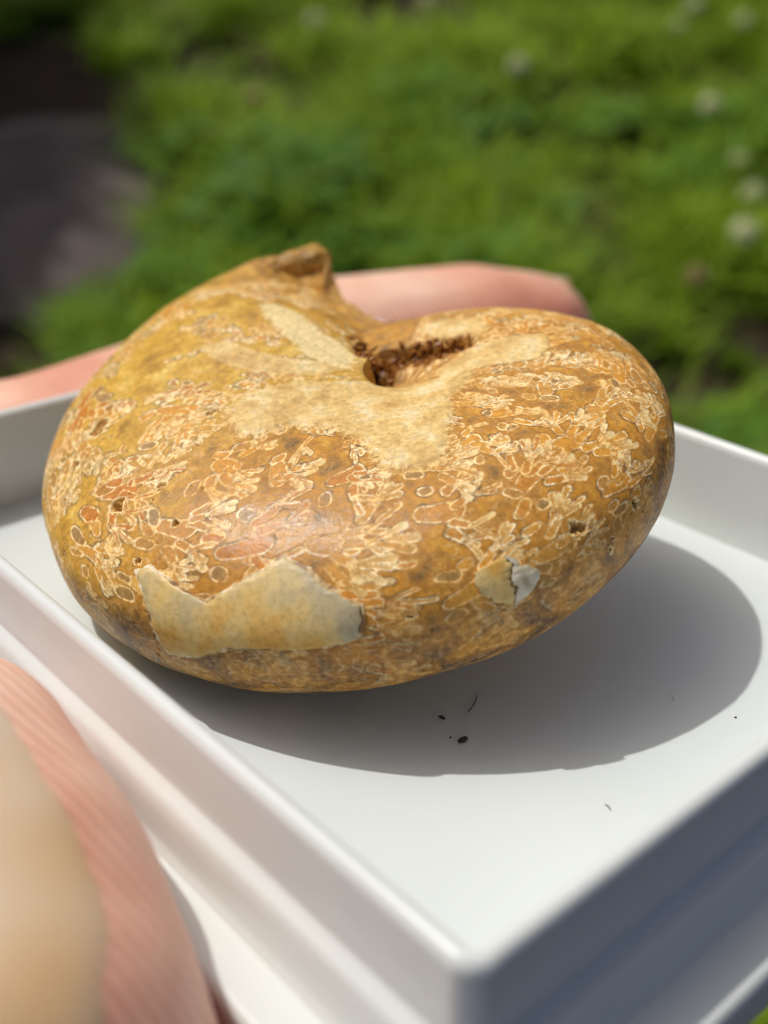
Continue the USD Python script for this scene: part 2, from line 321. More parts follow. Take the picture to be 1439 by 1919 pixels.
for k in range(int((gX1 - gX0) / dX) + 4):
    x0 = gX0 + k * dX
    for yc_, w in ((-.36, .12), (-.20, .15), (-.01, .18), (.20, .22), (.43, .245), (.66, .225), (.86, .18), (1.02, .14), (1.14, .11), (1.23, .085), (1.30, .06)):
        cv = -.10 * math.cos((yc_ - .2) * 2.2); xx = x0 + cv + rs.normal(0, .018)
        old = smoothstep(-1.75, -1.35, xx)                           # towards the mouth the pattern breaks up
        if rs.uniform() < .03 + .12 * old: continue
        if old > .5 and rs.uniform() < .8: fern(xx + dX * .5, yc_ + .06 + rs.normal(0, .02), w * rs.uniform(.5, .75), rs.normal(0, .4), rs.uniform(.02, 1), .8)
        fern(xx, yc_ + rs.normal(0, .022), w * rs.uniform(.85, 1.12) * (1 - .2 * old), rs.normal(0, .16), rs.uniform(.02, 1), .6 + .35 * old)
def sample(G, X, Y):
    i = np.clip((X - gX0) / gs, 0, nx - 1.01); j = np.clip((Y - gY0) / gs, 0, ny - 1.01)
    i0, j0 = i.astype(int), j.astype(int); fi, fj = i - i0, j - j0
    return G[i0, j0] * (1 - fi) * (1 - fj) + G[i0 + 1, j0] * fi * (1 - fj) + G[i0, j0 + 1] * (1 - fi) * fj + G[i0 + 1, j0 + 1] * fi * fj
Xp, Yp = .8 * P_, .45 * np.where(U_ > math.pi + .01, U_ - TAU, U_)
q3 = V / 10.0
wn = lambda s, f: meshkit.fbm(q3 * f, 3, s) - .5
Xw, Yw = Xp + .06 * wn(1, 1.6) + .008 * wn(2, 9), Yp + .06 * wn(3, 1.6) + .008 * wn(4, 9)
sut = sample(D, Xw, Yw)
i_ = np.clip(((Xw - gX0) / gs).astype(int), 0, nx - 1); j_ = np.clip(((Yw - gY0) / gs).astype(int), 0, ny - 1); cid = CID[i_, j_]; tip = sample(TIP, Xw, Yw); core = sample(CORE, Xw, Yw)
#RELIEF
# outlines of what is left of the shell, in (spiral angle, section angle)
F1 = [(-2.084, 0.57), (-2.118, 0.632), (-2.195, 0.576), (-2.319, 0.477), (-2.391, 0.601), (-2.43, 0.688), (-2.51, 0.85), (-2.561, 0.794), (-2.597, 0.732), (-2.631, 0.645), (-2.687, 0.533), (-2.73, 0.458), (-2.733, 0.347), (-2.715, 0.198), (-2.677, 0.166), (-2.567, 0.148), (-2.486, 0.16), (-2.384, 0.142), (-2.281, 0.017), (-2.192, -0.001), (-2.176, 0.111), (-2.158, 0.284), (-2.133, 0.421)]
F2 = [(-3.037, 0.483), (-3.067, 0.502), (-3.11, 0.508), (-3.14, 0.514), (-3.168, 0.396), (-3.212, 0.291), (-3.195, 0.198), (-3.166, 0.142), (-3.107, 0.117), (-3.068, 0.204), (-3.043, 0.316)]
F3 = [(-4.431, 2.446), (-4.684, 2.005), (-4.673, 1.744), (-4.545, 1.402), (-4.376, 1.446), (-4.221, 1.57), (-4.17, 1.868), (-4.145, 2.104), (-3.973, 2.365)]
F4 = [(-1.705, 1.887), (-1.583, 2.241), (-1.905, 2.825), (-3.557, 3.142), (-3.928, 2.421), (-4.119, 2.204), (-3.449, 2.229), (-3.13, 1.775), (-3.022, 1.545), (-2.9, 1.583), (-2.725, 1.949), (-2.391, 2.111), (-2.037, 2.03), (-1.928, 1.831)]
F5 = [(-0.441, 1.775), (-0.433, 1.943), (-0.6, 2.272), (-0.555, 2.452), (-0.667, 2.688), (-1.074, 2.645), (-0.949, 2.427), (-0.736, 2.235), (-0.604, 2.042)]
F6 = [(-0.959, 1.663), (-0.931, 1.738), (-1.043, 1.98), (-1.13, 2.278), (-0.994, 2.701), (-1.163, 2.794), (-1.352, 2.359), (-1.224, 1.999), (-1.105, 1.794)]
F7 = [(-5.69, 1.496), (-5.518, 1.396), (-5.314, 1.427), (-5.108, 1.527), (-4.934, 1.85), (-5.228, 1.856)]
def in_poly(poly, soft, pu=None):
    """1 inside the outline, 0 outside, falling off over soft (in the same scaled units)."""
    from shapely import distance, points
    k = np.array([.75, .5]); pg = Polygon(np.array(poly) * k).buffer(0)
    out = np.zeros(P_.shape); x0, y0, x1, y1 = pg.bounds
    m = (P_ * k[0] > x0 - soft) & (P_ * k[0] < x1 + soft) & (U_ * k[1] > y0 - soft) & (U_ * k[1] < y1 + soft)
    if m.any(): out[m] = np.clip(1 - distance(points(P_[m] * k[0], U_[m] * k[1]), pg) / soft, 0, 1)
    return out
def mesh_normals(V):
    du = np.gradient(V, axis=1); dp = np.gradient(V, axis=0); n = np.cross(dp, du); n /= np.maximum(np.linalg.norm(n, axis=-1, keepdims=True), 1e-9); return n
nrm = mesh_normals(V)
if (nrm[NP // 2, 80] @ (V[NP // 2, 80] - [0, 0, 0])) < 0: nrm = -nrm
rel = -.03 * smoothstep(.006, -.004, sut) + .09 * (meshkit.fbm(q3 * 5, 4, 21) - .5) + .02 * (meshkit.fbm(q3 * 30, 2, 22) - .5)
rel += .5 * (meshkit.fbm(q3 * 1.2, 2, 25) - .5)
VUGS = [(-1.85, .875, 1.0, .9), (-1.40, 1.03, 1.2, .9), (-1.30, 1.10, .7, .6), (-1.52, .81, .6, .5), (-3.365, .42, .8, .6), (-1.93, 1.13, .5, .5), (-1.64, 1.66, .6, .4), (-2.06, .645, .5, .5), (-2.10, .97, .45, .5), (-3.98, .14, .7, .5), (-1.62, .62, .35, .5), (-1.75, .3, .4, .5), (-3.6, .2, .5, .5), (-3.45, .05, .4, .4), (-1.2, .75, .5, .5)]
_r = np.random.default_rng(91)
VUGS += [(_r.uniform(-2.2, -1.0), _r.uniform(.25, 1.25), _r.uniform(.12, .32), .35) for _ in range(46)] + [(_r.uniform(-4.2, -1.4), _r.uniform(-.5, .3), _r.uniform(.08, .25), .3) for _ in range(60)]
VUGS = [(vp + (_r.normal(0, .35 * vr / 30) if q else 0), vu + (_r.normal(0, .6 * vr / 20) if q else 0), vr * (.7 if q else .85) * _r.uniform(.6, 1.1), vd * (.8 if q else 1)) for vp, vu, vr, vd in VUGS for q in range(3 if vr > .4 else 1)]
vug = np.zeros_like(sut); rimm = np.zeros_like(sut)
for vp, vu, vr, vd in VUGS:
    c_ = section(np.array(vp), np.array(vu)); i0 = np.searchsorted(T_[:, 0], (vp + TAU) / TAU); i0, i1 = max(i0 - 90, 0), min(i0 + 90, NP)
    e_ = V[i0:i1] - c_; ax_ = Ro.random(random_state=_r.integers(1 << 30)).as_matrix()[0]; m_ = np.linalg.norm(e_, axis=-1) < 4 * vr + .5
    e_ = e_ - ax_ * (e_ @ ax_)[..., None] * .45
    dd = np.linalg.norm(e_, axis=-1); dd[m_] += 1.9 * vr * (meshkit.fbm(V[i0:i1][m_] / vr * .8, 3, 70) - .5)
    vug[i0:i1] = np.maximum(vug[i0:i1], smoothstep(vr, vr * .6, dd)); rel[i0:i1] -= .6 * vd * smoothstep(vr, vr * .35, dd); rimm[i0:i1] = np.maximum(rimm[i0:i1], smoothstep(vr * 1.7, vr * 1.1, dd) * (dd > vr * .8))
rel += smoothstep(.22, .02, phis(1.0, U_) - P_) * (1.1 * (meshkit.fbm(q3 * 9, 4, 44) - .5) - .1) * (U_ > .5)
shm_ = np.maximum.reduce([smoothstep(.3, .6, in_poly(F4, .10) + .5 * wn(71, 8)), smoothstep(.3, .6, in_poly(F3, .03) + .5 * wn(72, 8))])
V2 = V + nrm * (rel + .16 * shm_)[..., None]
# mouth end: close the section with a rough concave wall
verts = V2.reshape(-1, 3); nu = len(uu)
faces = grid_faces(NP, nu, wrap=True)
def cap(ring_idx, depth, seed, flip):
    ring = verts[ring_idx]; cen = ring.mean(0); dirn = np.array([0, 0, 0.0])
    e = np.linspace(1, 0, 26)[1:]; out = []
    t1 = ring[1] - ring[0]
    n = np.cross(ring[len(ring) // 4] - cen, ring[0] - cen); n /= np.linalg.norm(n)
    for s in e:
        p = cen + (ring - cen) * max(s, .002); out.append(p + n * depth * (1 - s ** 2) + n * (1.2 * (meshkit.fbm(p * .6, 3, seed) - .5) * min(1, (1 - s) * 6))[:, None])
    return np.concatenate(out), len(e)
end_idx = np.arange((NP - 1) * nu, NP * nu); cv, ne = cap(end_idx, 3.0, 40, False)
allv = np.concatenate([verts, cv]); m0 = len(verts)
cf = grid_faces(ne + 1, nu, wrap=True); cf = np.where(cf < nu, cf + (NP - 1) * nu, cf - nu + m0)
allf = np.concatenate([faces, cf])
tm = trimesh.Trimesh(allv, np.vstack([allf[:, [0, 1, 2]], allf[:, [0, 2, 3]]]), process=False)
if tm.volume < 0: allf = allf[:, ::-1]
pad = lambda a, v: np.concatenate([np.asarray(a).reshape(-1), np.full(len(cv), v)])
Rp = np.exp(LOGR(np.clip(P_, -TAU, 0)))
shell_mask = np.zeros_like(sut)
def amm_mat():
    N, L = {}, []
    def n(k, t, **v): N[k] = (t, v); return k
    def l(a, b): L.append((a, b))
    n('tc', 'texture_coordinate'); n('sut', 'attribute', attribute='sut'); n('cid', 'attribute', attribute='cid'); n('vug', 'attribute', attribute='vug'); n('shl', 'attribute', attribute='shl'); n('yel', 'attribute', attribute='yel'); n('wh', 'attribute', attribute='wh'); n('kel', 'attribute', attribute='kel'); n('tip', 'attribute', attribute='tip'); n('cor', 'attribute', attribute='core')
    for k, s, d, r in (('big', .085, 3, .5), ('mid', .32, 5, .6), ('fin', 1.6, 6, .65), ('gra', 6.0, 4, .6)):
        n(k, 'noise_texture', scale=s, detail=d, roughness=r); l('tc.object', k + '.vector')
    # ground mass: tan brown to amber
    n('bg', 'rgb_ramp', ramp=[(.30, srgb(112, 88, 54)), (.43, srgb(164, 120, 58)), (.55, srgb(194, 138, 48)), (.70, srgb(216, 166, 66))]); l('mid.fac', 'bg.fac')
    n('bgy', 'rgb_ramp', ramp=[(.30, srgb(164, 120, 40)), (.5, srgb(210, 164, 58)), (.7, srgb(230, 198, 104))]); l('mid.fac', 'bgy.fac')
    n('bg2', 'mix_color'); l('yel.fac', 'bg2.fac'); l('bg.color', 'bg2.a'); l('bgy.color', 'bg2.b')
    n('kf', 'math', math_type='multiply', value2=.85); l('kel.fac', 'kf.value1')
    n('kc', 'rgb_ramp', ramp=[(.36, srgb(78, 58, 38)), (.52, srgb(122, 92, 60)), (.66, srgb(160, 126, 86))]); l('fin.fac', 'kc.fac')
    n('bg3', 'mix_color'); l('kf.value', 'bg3.fac'); l('bg2.result', 'bg3.a'); l('kc.color', 'bg3.b')
    n('fade', 'map_range', from_min=.34, from_max=.50, to_min=.6, to_max=1, clamp=True); l('big.fac', 'fade.value')
    n('sadd', 'math', math_type='multiply_add', value2=.005, value3=-.0025); l('fin.fac', 'sadd.value1')
    n('sw', 'math', math_type='add'); l('sut.fac', 'sw.value1'); l('sadd.value', 'sw.value2')
    # amber haze round each leaf
    n('hz', 'map_range', from_min=.0, from_max=.034, to_min=.75, to_max=0, clamp=True); l('sw.value', 'hz.value')
    n('hzc', 'mix_color', a=srgb(202, 140, 50), b=srgb(214, 168, 66)); l('yel.fac', 'hzc.fac')
    n('c1', 'mix_color'); l('hz.result', 'c1.fac'); l('bg3.result', 'c1.a'); l('hzc.result', 'c1.b')
    # dark joints between the petals
    n('jn', 'map_range', from_min=.004, from_max=.013, to_min=1, to_max=0, clamp=True); l('sw.value', 'jn.value')
    n('jm', 'map_range', from_min=.46, from_max=.60, to_min=.0, to_max=.8, clamp=True); l('mid.fac', 'jm.value')
    n('jf', 'math', math_type='multiply'); l('jn.result', 'jf.value1'); l('jm.result', 'jf.value2')
    n('c2', 'mix_color', b=srgb(104, 76, 44)); l('jf.value', 'c2.fac'); l('c1.result', 'c2.a')
    # petals: amber at the root, pale at the tip; loops grey inside
    n('inm', 'map_range', from_min=-.001, from_max=.001, to_min=1, to_max=0, clamp=True); l('sw.value', 'inm.value')
    n('inc', 'rgb_ramp', ramp=[(.0, srgb(206, 138, 44)), (.3, srgb(218, 158, 62)), (.6, srgb(200, 146, 66)), (.85, srgb(196, 122, 36)), (1, srgb(222, 176, 88))]); l('cid.fac', 'inc.fac')
    n('tp', 'math', math_type='power', value2=2.0); l('tip.fac', 'tp.value1')
    n('inc2', 'mix_color', b=srgb(240, 214, 150)); l('tp.value', 'inc2.fac'); l('inc.color', 'inc2.a')
    n('inc3', 'mix_color', b=srgb(164, 128, 74)); l('cor.fac', 'inc3.fac'); l('inc2.result', 'inc3.a')
    n('kd', 'math', math_type='multiply_add', value2=-.5, value3=1.0); l('kel.fac', 'kd.value1')
    n('fk', 'math', math_type='multiply'); l('fade.result', 'fk.value1'); l('kd.value', 'fk.value2')
    n('inf', 'math', math_type='multiply'); l('inm.result', 'inf.value1'); l('fk.value', 'inf.value2')
    n('c2b', 'mix_color'); l('inf.value', 'c2b.fac'); l('c2.result', 'c2b.a'); l('inc3.result', 'c2b.b')
    # the pale line
    n('ab', 'math', math_type='absolute'); l('sw.value', 'ab.value1')
    n('ln', 'map_range', from_min=.0016, from_max=.0050, to_min=1, to_max=0, clamp=True); l('ab.value', 'ln.value')
    n('lnw', 'map_range', from_min=.38, from_max=.58, to_min=.05, to_max=.95, clamp=True); l('fin.fac', 'lnw.value')
    n('ln2', 'math', math_type='multiply'); l('ln.result', 'ln2.value1'); l('lnw.result', 'ln2.value2')
    n('ln3', 'math', math_type='multiply'); l('ln2.value', 'ln3.value1'); l('fk.value', 'ln3.value2')
    n('lc', 'rgb_ramp', ramp=[(.35, srgb(234, 194, 112)), (.6, srgb(247, 228, 178))]); l('mid.fac', 'lc.fac')
    n('c3', 'mix_color'); l('ln3.value', 'c3.fac'); l('c2b.result', 'c3.a'); l('lc.color', 'c3.b')
    n('iso', 'noise_texture', scale=.75, detail=3, roughness=.55, distortion=.6); l('tc.object', 'iso.vector')
    n('is1', 'math', math_type='subtract', value2=.5); l('iso.fac', 'is1.value1'); n('is2', 'math', math_type='absolute'); l('is1.value', 'is2.value1')
    n('is3', 'map_range', from_min=.008, from_max=.03, to_min=.22, to_max=0, clamp=True); l('is2.value', 'is3.value')
    n('is4', 'map_range', from_min=.42, from_max=.56, to_min=.15, to_max=1, clamp=True); l('big.fac', 'is4.value')
    n('is5', 'math', math_type='multiply'); l('is3.result', 'is5.value1'); l('is4.result', 'is5.value2')
    n('c3b', 'mix_color'); l('is5.value', 'c3b.fac'); l('c3.result', 'c3b.a'); l('lc.color', 'c3b.b')
    # cream shell left on the flank
    n('shn', 'math', math_type='multiply_add', value2=.9, value3=-.45); l('fin.fac', 'shn.value1')
    n('sh1', 'math', math_type='add'); l('shl.fac', 'sh1.value1'); l('shn.value', 'sh1.value2')
    n('sh2', 'map_range', from_min=.42, from_max=.58, to_min=0, to_max=.94, clamp=True); l('sh1.value', 'sh2.value')
    n('shc', 'rgb_ramp', ramp=[(.3, srgb(202, 160, 92)), (.5, srgb(226, 194, 124)), (.68, srgb(238, 218, 168))]); l('mid.fac', 'shc.fac')
    n('c4', 'mix_color'); l('sh2.result', 'c4.fac'); l('c3b.result', 'c4.a'); l('shc.color', 'c4.b')
    # chalky white with dark pits
    n('wh1', 'math', math_type='add'); l('wh.fac', 'wh1.value1'); l('shn.value', 'wh1.value2')
    n('wh2', 'map_range', from_min=.42, from_max=.6, to_min=0, to_max=.95, clamp=True); l('wh1.value', 'wh2.value')
    n('whc', 'rgb_ramp', ramp=[(.33, srgb(120, 104, 74)), (.40, srgb(226, 200, 136)), (.7, srgb(248, 230, 174))]); l('gra.fac', 'whc.fac')
    n('c5', 'mix_color'); l('wh2.result', 'c5.fac'); l('c4.result', 'c5.a'); l('whc.color', 'c5.b')
    n('vgc', 'rgb_ramp', ramp=[(.35, srgb(128, 86, 34)), (.52, srgb(194, 144, 68)), (.66, srgb(234, 202, 130))]); l('gra.fac', 'vgc.fac')
    n('c6', 'mix_color'); l('vug.fac', 'c6.fac'); l('c5.result', 'c6.a'); l('vgc.color', 'c6.b')
    n('spk', 'map_range', from_min=.66, from_max=.74, to_min=0, to_max=.7, clamp=True); l('gra.fac', 'spk.value')
    n('c7', 'mix_color', b=srgb(96, 70, 36)); l('spk.result', 'c7.fac'); l('c6.result', 'c7.a')
    n('mot', 'map_range', from_min=.36, from_max=.64, to_min=.88, to_max=1.26, clamp=True); l('fin.fac', 'mot.value')
    n('c8', 'hsv'); l('c7.result', 'c8.color'); l('mot.result', 'c8.value')
    n('hh', 'math', math_type='multiply_add', value2=.5); l('gra.fac', 'hh.value1'); l('fin.fac', 'hh.value3')
    n('b', 'bump', strength=.22, distance=.0001); l('hh.value', 'b.height')
    n('ro', 'map_range', from_min=.35, from_max=.65, to_min=.36, to_max=.6, clamp=True); l('fin.fac', 'ro.value')
    n('ro2', 'mix_float', b=.75); l('vug.fac', 'ro2.fac'); l('ro.result', 'ro2.a')
    n('p', 'principled_bsdf', specular_ior_level=.22, diffuse_roughness=.2, coat_weight=.14, coat_roughness=.14)
    l('c8.color', 'p.base_color'); l('b.normal', 'p.normal'); l('b.normal', 'p.coat_normal'); l('ro2.result', 'p.roughness')
    return mat('fossil', N, L, surface='p.BSDF')
fossil_m = amm_mat()
AMTW = TW @ AMROT.as_matrix()
def to_tray(v): return AMROT.apply(v) + AMPOS
amm = UsdGeom.Xform.Define(stage, '/World/ammonite_fossil'); mm = np.eye(4); mm[:3, :3] = AMTW.T * UNIT; mm[3, :3] = t2w(AMPOS)
amm.AddTransformOp().Set(Gf.Matrix4d(mm.tolist())); amm = amm.GetPrim()
amm.SetCustomDataByKey('label', 'polished amber brown ammonite fossil with leafy suture patterns lying tilted in the white tray'); amm.SetCustomDataByKey('category', 'fossil')
kel = (smoothstep(.34, .02, U_) + .35 * smoothstep(.75, .1, U_) * smoothstep(-1.6, -2.6, P_)) * (U_ > -1.2) * (U_ < 2)
smz = np.maximum.reduce([smoothstep(-.55, -.2, P_) * smoothstep(1.15, .85, U_), .9 * np.exp(-((P_ + .93) / .13) ** 2 - ((U_ - 1.35) / .3) ** 2), .8 * smoothstep(-5.6, -5.9, P_), smoothstep(-.12, .08, P_) * .75])
sut = sut + .08 * smoothstep(.35, .6, smz + .4 * wn(60, 3))
body = part('body', (allv, allf), fossil_m, amm)
yel = smoothstep(.2, 1.0, np.exp(-((P_ + 1.1) / 1.1) ** 2) + .5 * wn(50, 1.5))
wh = np.zeros_like(sut)
shell_mask = np.maximum.reduce([in_poly(F4, .16), in_poly(F6, .05), in_poly(F7, .08) * .9, .97 * in_poly(F3, .035)])
sh_rel = None
wh = np.maximum(in_poly(F5, .12) * .92, .62 * rimm)
hol = smoothstep(2.6, 1.7, hollow(V[..., 0], V[..., 1]) + .8 * wn(61, 6)) * ((P_ < -4.2)) + smoothstep(.10, .02, phis(1.0, U_) - P_ + .16 * wn(66, 9)) * (U_ > .9) * (U_ < 3)
vug = np.clip(np.maximum(vug, hol), 0, 1)
vug = np.maximum(vug, smoothstep(3.4, 2.6, np.hypot(V[..., 0], V[..., 1]) + 1.2 * wn(62, 8)) * (V[..., 2] > 0))
for nm, a, v in (('sut', sut, .05), ('cid', cid, .5), ('vug', vug, .9), ('shl', shell_mask, 0), ('yel', yel, 0), ('wh', wh, 0), ('kel', kel, 0), ('tip', tip, 0), ('core', core, 0), ('smz', smz, 0)): primvar(body, nm, pad(a, v))
frag_m = mat('shell_remnant', {'tc': ('texture_coordinate', {}), 'n': ('noise_texture', {'scale': .16, 'detail': 4}), 'n2': ('noise_texture', {'scale': 1.6, 'detail': 5, 'roughness': .65}),
    'r': ('rgb_ramp', {'ramp': [(.36, srgb(184, 172, 138)), (.47, srgb(214, 190, 132)), (.55, srgb(222, 190, 118)), (.66, srgb(216, 160, 66))]}), 'r2': ('rgb_ramp', {'ramp': [(.3, (.72, .66, .55)), (.55, (1, 1, 1))]}),
    'x': ('mix_color', {'blend_type': 'multiply', 'fac': .8}), 'b': ('bump', {'strength': .15, 'distance': .0001}), 'p': ('principled_bsdf', {'roughness': .42, 'specular_ior_level': .4})},
    [('tc.object', 'n.vector'), ('tc.object', 'n2.vector'), ('n.fac', 'r.fac'), ('n2.fac', 'r2.fac'), ('r.color', 'x.a'), ('r2.color', 'x.b'), ('x.result', 'p.base_color'), ('n2.fac', 'b.height'), ('b.normal', 'p.normal')], surface='p.BSDF')
cream_m = mat('shell_cream', {'tc': ('texture_coordinate', {}), 'n': ('noise_texture', {'scale': .4, 'detail': 5}), 'r': ('rgb_ramp', {'ramp': [(.35, srgb(214, 184, 120)), (.6, srgb(236, 218, 166))]}),
    'b': ('bump', {'strength': .15, 'distance': .0001}), 'p': ('principled_bsdf', {'roughness': .45})}, [('tc.object', 'n.vector'), ('n.fac', 'r.fac'), ('r.color', 'p.base_color'), ('n.fac', 'b.height'), ('b.normal', 'p.normal')], surface='p.BSDF')
# blunt knob of rock that ends the last whorl
kn_ = trimesh.creation.icosphere(subdivisions=5); kv = kn_.vertices * [1, 1, 1]
def knob_at(p, depth):
    r = np.array([(p[0] - 719.5) / FPX, (p[1] - 959.5) / FPX, 1.0]) * depth; return AMROT.inv().apply(M.T @ (r - O) - AMPOS)
k0, k1 = knob_at((512, 508), 156.0), knob_at((592, 488), 157.0); kd = (k1 - k0) / np.linalg.norm(k1 - k0)
tt_ = np.clip(kv[:, 2:3] * .5 + .5, 0, 1); Rk = trimesh.geometry.align_vectors([0, 0, 1], kd)[:3, :3]
kv = (kv * np.array([1, 1, 0]) * (1.3 + 1.6 * tt_) + kv * np.array([0, 0, 2.2])) @ Rk.T + k0 + (k1 - k0) * tt_ + 1.2 * (np.abs(meshkit.fbm(kn_.vertices * 1.5 + 3, 4, 81)[:, None] - .5) * 2 - .25) * kn_.vertices @ Rk.T
kb = part('whorl_end', (kv, kn_.faces), fossil_m, amm, label='blunt brown knob at the broken end of the last whorl')
for nm, v in (('sut', .06), ('cid', .5), ('kel', .25), ('yel', .6)): primvar(kb, nm, np.full(len(kv), v))
def surf(P, U, up):
    e = 1e-3; p = section(P, U); n = np.cross(section(P + e, U) - p, section(P, U + e) - p); n /= np.linalg.norm(n, axis=-1, keepdims=True) + 1e-12
    n = np.where((n * (p - [0, 0, 0])).sum(-1, keepdims=True) < 0, -n, n); q = p / 10.
    return p + n * (up + .5 * (meshkit.fbm(q * 1.2, 2, 25) - .5) )[..., None]
def fragment(poly, up, label, m_, seed, rough=.05):
    r = np.random.default_rng(seed); pg = Polygon(poly).buffer(0)
    ring = np.array(pg.segmentize(.012).exterior.coords)[:-1]
    ring = ring + .022 * (np.stack([meshkit.fbm(np.c_[ring * 30, 0 * ring[:, 0]], 4, seed + q) for q in (0, 50)], 1) - .5) * [1.0, 1.6]
    pg = Polygon(ring).buffer(0); ring = np.array(pg.exterior.coords)[:-1]; inner = pg.buffer(-.008)
    x0, y0, x1, y1 = pg.bounds; gxx, gyy = np.meshgrid(np.arange(x0, x1, .016), np.arange(y0, y1, .016)); g = np.c_[gxx.ravel(), gyy.ravel()] + r.normal(0, .002, (gxx.size, 2))
    g = g[contains_xy(inner, g[:, 0], g[:, 1])]
    P2 = np.vstack([ring, g]); tri = Delaunay(P2).simplices; cen = P2[tri].mean(1); tri = tri[contains_xy(pg, cen[:, 0], cen[:, 1])]
    d_ = np.zeros(len(P2)); d_[len(ring):] = 1
    upv = up * (.72 + .28 * d_) + rough * (meshkit.fbm(np.c_[P2 * 12, 0 * P2[:, 0]], 3, seed) - .5)
    top = surf(P2[:, 0], P2[:, 1], upv); bot = surf(ring[:, 0], ring[:, 1], np.full(len(ring), -.35))
    nT, nr = len(top), len(ring); a = np.arange(nr); b = (a + 1) % nr
    side = np.vstack([np.c_[a, nT + a, nT + b], np.c_[a, nT + b, b]])
    n0 = np.cross(top[tri[:, 1]] - top[tri[:, 0]], top[tri[:, 2]] - top[tri[:, 0]]); 
    flip = (n0 * top[tri[:, 0]]).sum(1) < 0; tri[flip] = tri[flip][:, ::-1]
    return part('shell_fragment', (np.vstack([top, bot]), np.vstack([tri, side])), m_, amm, label=label, smooth=40)
under_m = mat('shell_under', {'tc': ('texture_coordinate', {}), 'n': ('noise_texture', {'scale': .8, 'detail': 4}), 'r': ('rgb_ramp', {'ramp': [(.38, srgb(140, 104, 58)), (.5, srgb(206, 176, 118)), (.62, srgb(240, 228, 196))]}), 'p': ('principled_bsdf', {'roughness': .5})}, [('tc.object', 'n.vector'), ('n.fac', 'r.fac'), ('r.color', 'p.base_color')], surface='p.BSDF')
fragment(list(Polygon(F1).buffer(.014, join_style=2).exterior.coords)[:-1], .2, 'thin lower layer showing along the broken edge of the large shell plate', under_m, 13)
fragment(F1, .46, 'large greyish cream plate of shell with a jagged upper edge', frag_m, 3)
white_m = mat('shell_white', {'tc': ('texture_coordinate', {}), 'n': ('noise_texture', {'scale': .35, 'detail': 4}), 'r': ('rgb_ramp', {'ramp': [(.38, srgb(176, 160, 122)), (.5, srgb(214, 204, 178)), (.62, srgb(232, 228, 214))]}),
    'b': ('bump', {'strength': .25, 'distance': .0002}), 'p': ('principled_bsdf', {'roughness': .4})}, [('tc.object', 'n.vector'), ('n.fac', 'r.fac'), ('r.color', 'p.base_color'), ('n.fac', 'b.height'), ('b.normal', 'p.normal')], surface='p.BSDF')
cut = [(-3.125, .52), (-3.140, .42), (-3.120, .33), (-3.130, .22), (-3.115, .11)]
fragment([F2[0], F2[1], F2[2], cut[0], cut[1], cut[2], cut[3], cut[4], F2[9], F2[10]], .38, 'small ochre half of a cracked shell chip near the keel', frag_m, 5)
fragment([(a - .006, b) for a, b in cut] + [F2[7], F2[6], F2[5], F2[4], F2[3]], .46, 'small whitish half of a cracked shell chip near the keel', white_m, 6)
# rusty crystals in the hollow of the umbilicus
cr_m = mat('rusty_crystal', {'o': ('geometry', {}), 'r': ('rgb_ramp', {'ramp': [(0, srgb(150, 96, 32)), (.4, srgb(206, 150, 66)), (.8, srgb(230, 188, 106)), (1, srgb(246, 224, 170))]}), 'p': ('principled_bsdf', {'roughness': .3})}, [('o.random_per_island', 'r.fac'), ('r.color', 'p.base_color')], surface='p.BSDF')
rc_ = np.random.default_rng(8); cand = allv[len(verts):]; cand = cand[(cand[:, 2] > 0) & (np.hypot(cand[:, 0], cand[:, 1]) < 16)]
near = V2.reshape(-1, 3)[((hol > .45) & (P_ < -4.2)).reshape(-1)]
edge_ = V2[NP - 3][(uu > 2.05) & (uu < 3.0)]; edge_ = edge_[rc_.integers(0, len(edge_), 110)] + rc_.normal(0, .5, (110, 3)) - [0, 0, .6]
cand = np.vstack([edge_, cand[rc_.integers(0, len(cand), 60)], near[rc_.integers(0, len(near), 420)]])
vv, ff, k = [], [], 0
octa = trimesh.Trimesh([[1, 0, 0], [-1, 0, 0], [0, 1, 0], [0, -1, 0], [0, 0, 1.4], [0, 0, -1.4]], [[0, 2, 4], [2, 1, 4], [1, 3, 4], [3, 0, 4], [2, 0, 5], [1, 2, 5], [3, 1, 5], [0, 3, 5]])
for p in cand:
    v = Ro.random(random_state=rc_.integers(1 << 30)).apply(octa.vertices * rc_.uniform(.25, .75) * np.array([.7, .7, 1.0])) + p; vv.append(v); ff.append(octa.faces + k); k += 6
part('crystal_cluster', (np.vstack(vv), np.vstack(ff)), cr_m, amm, label='rusty brown crystals lining the hollow at the umbilicus', smooth=False, kind='stuff')

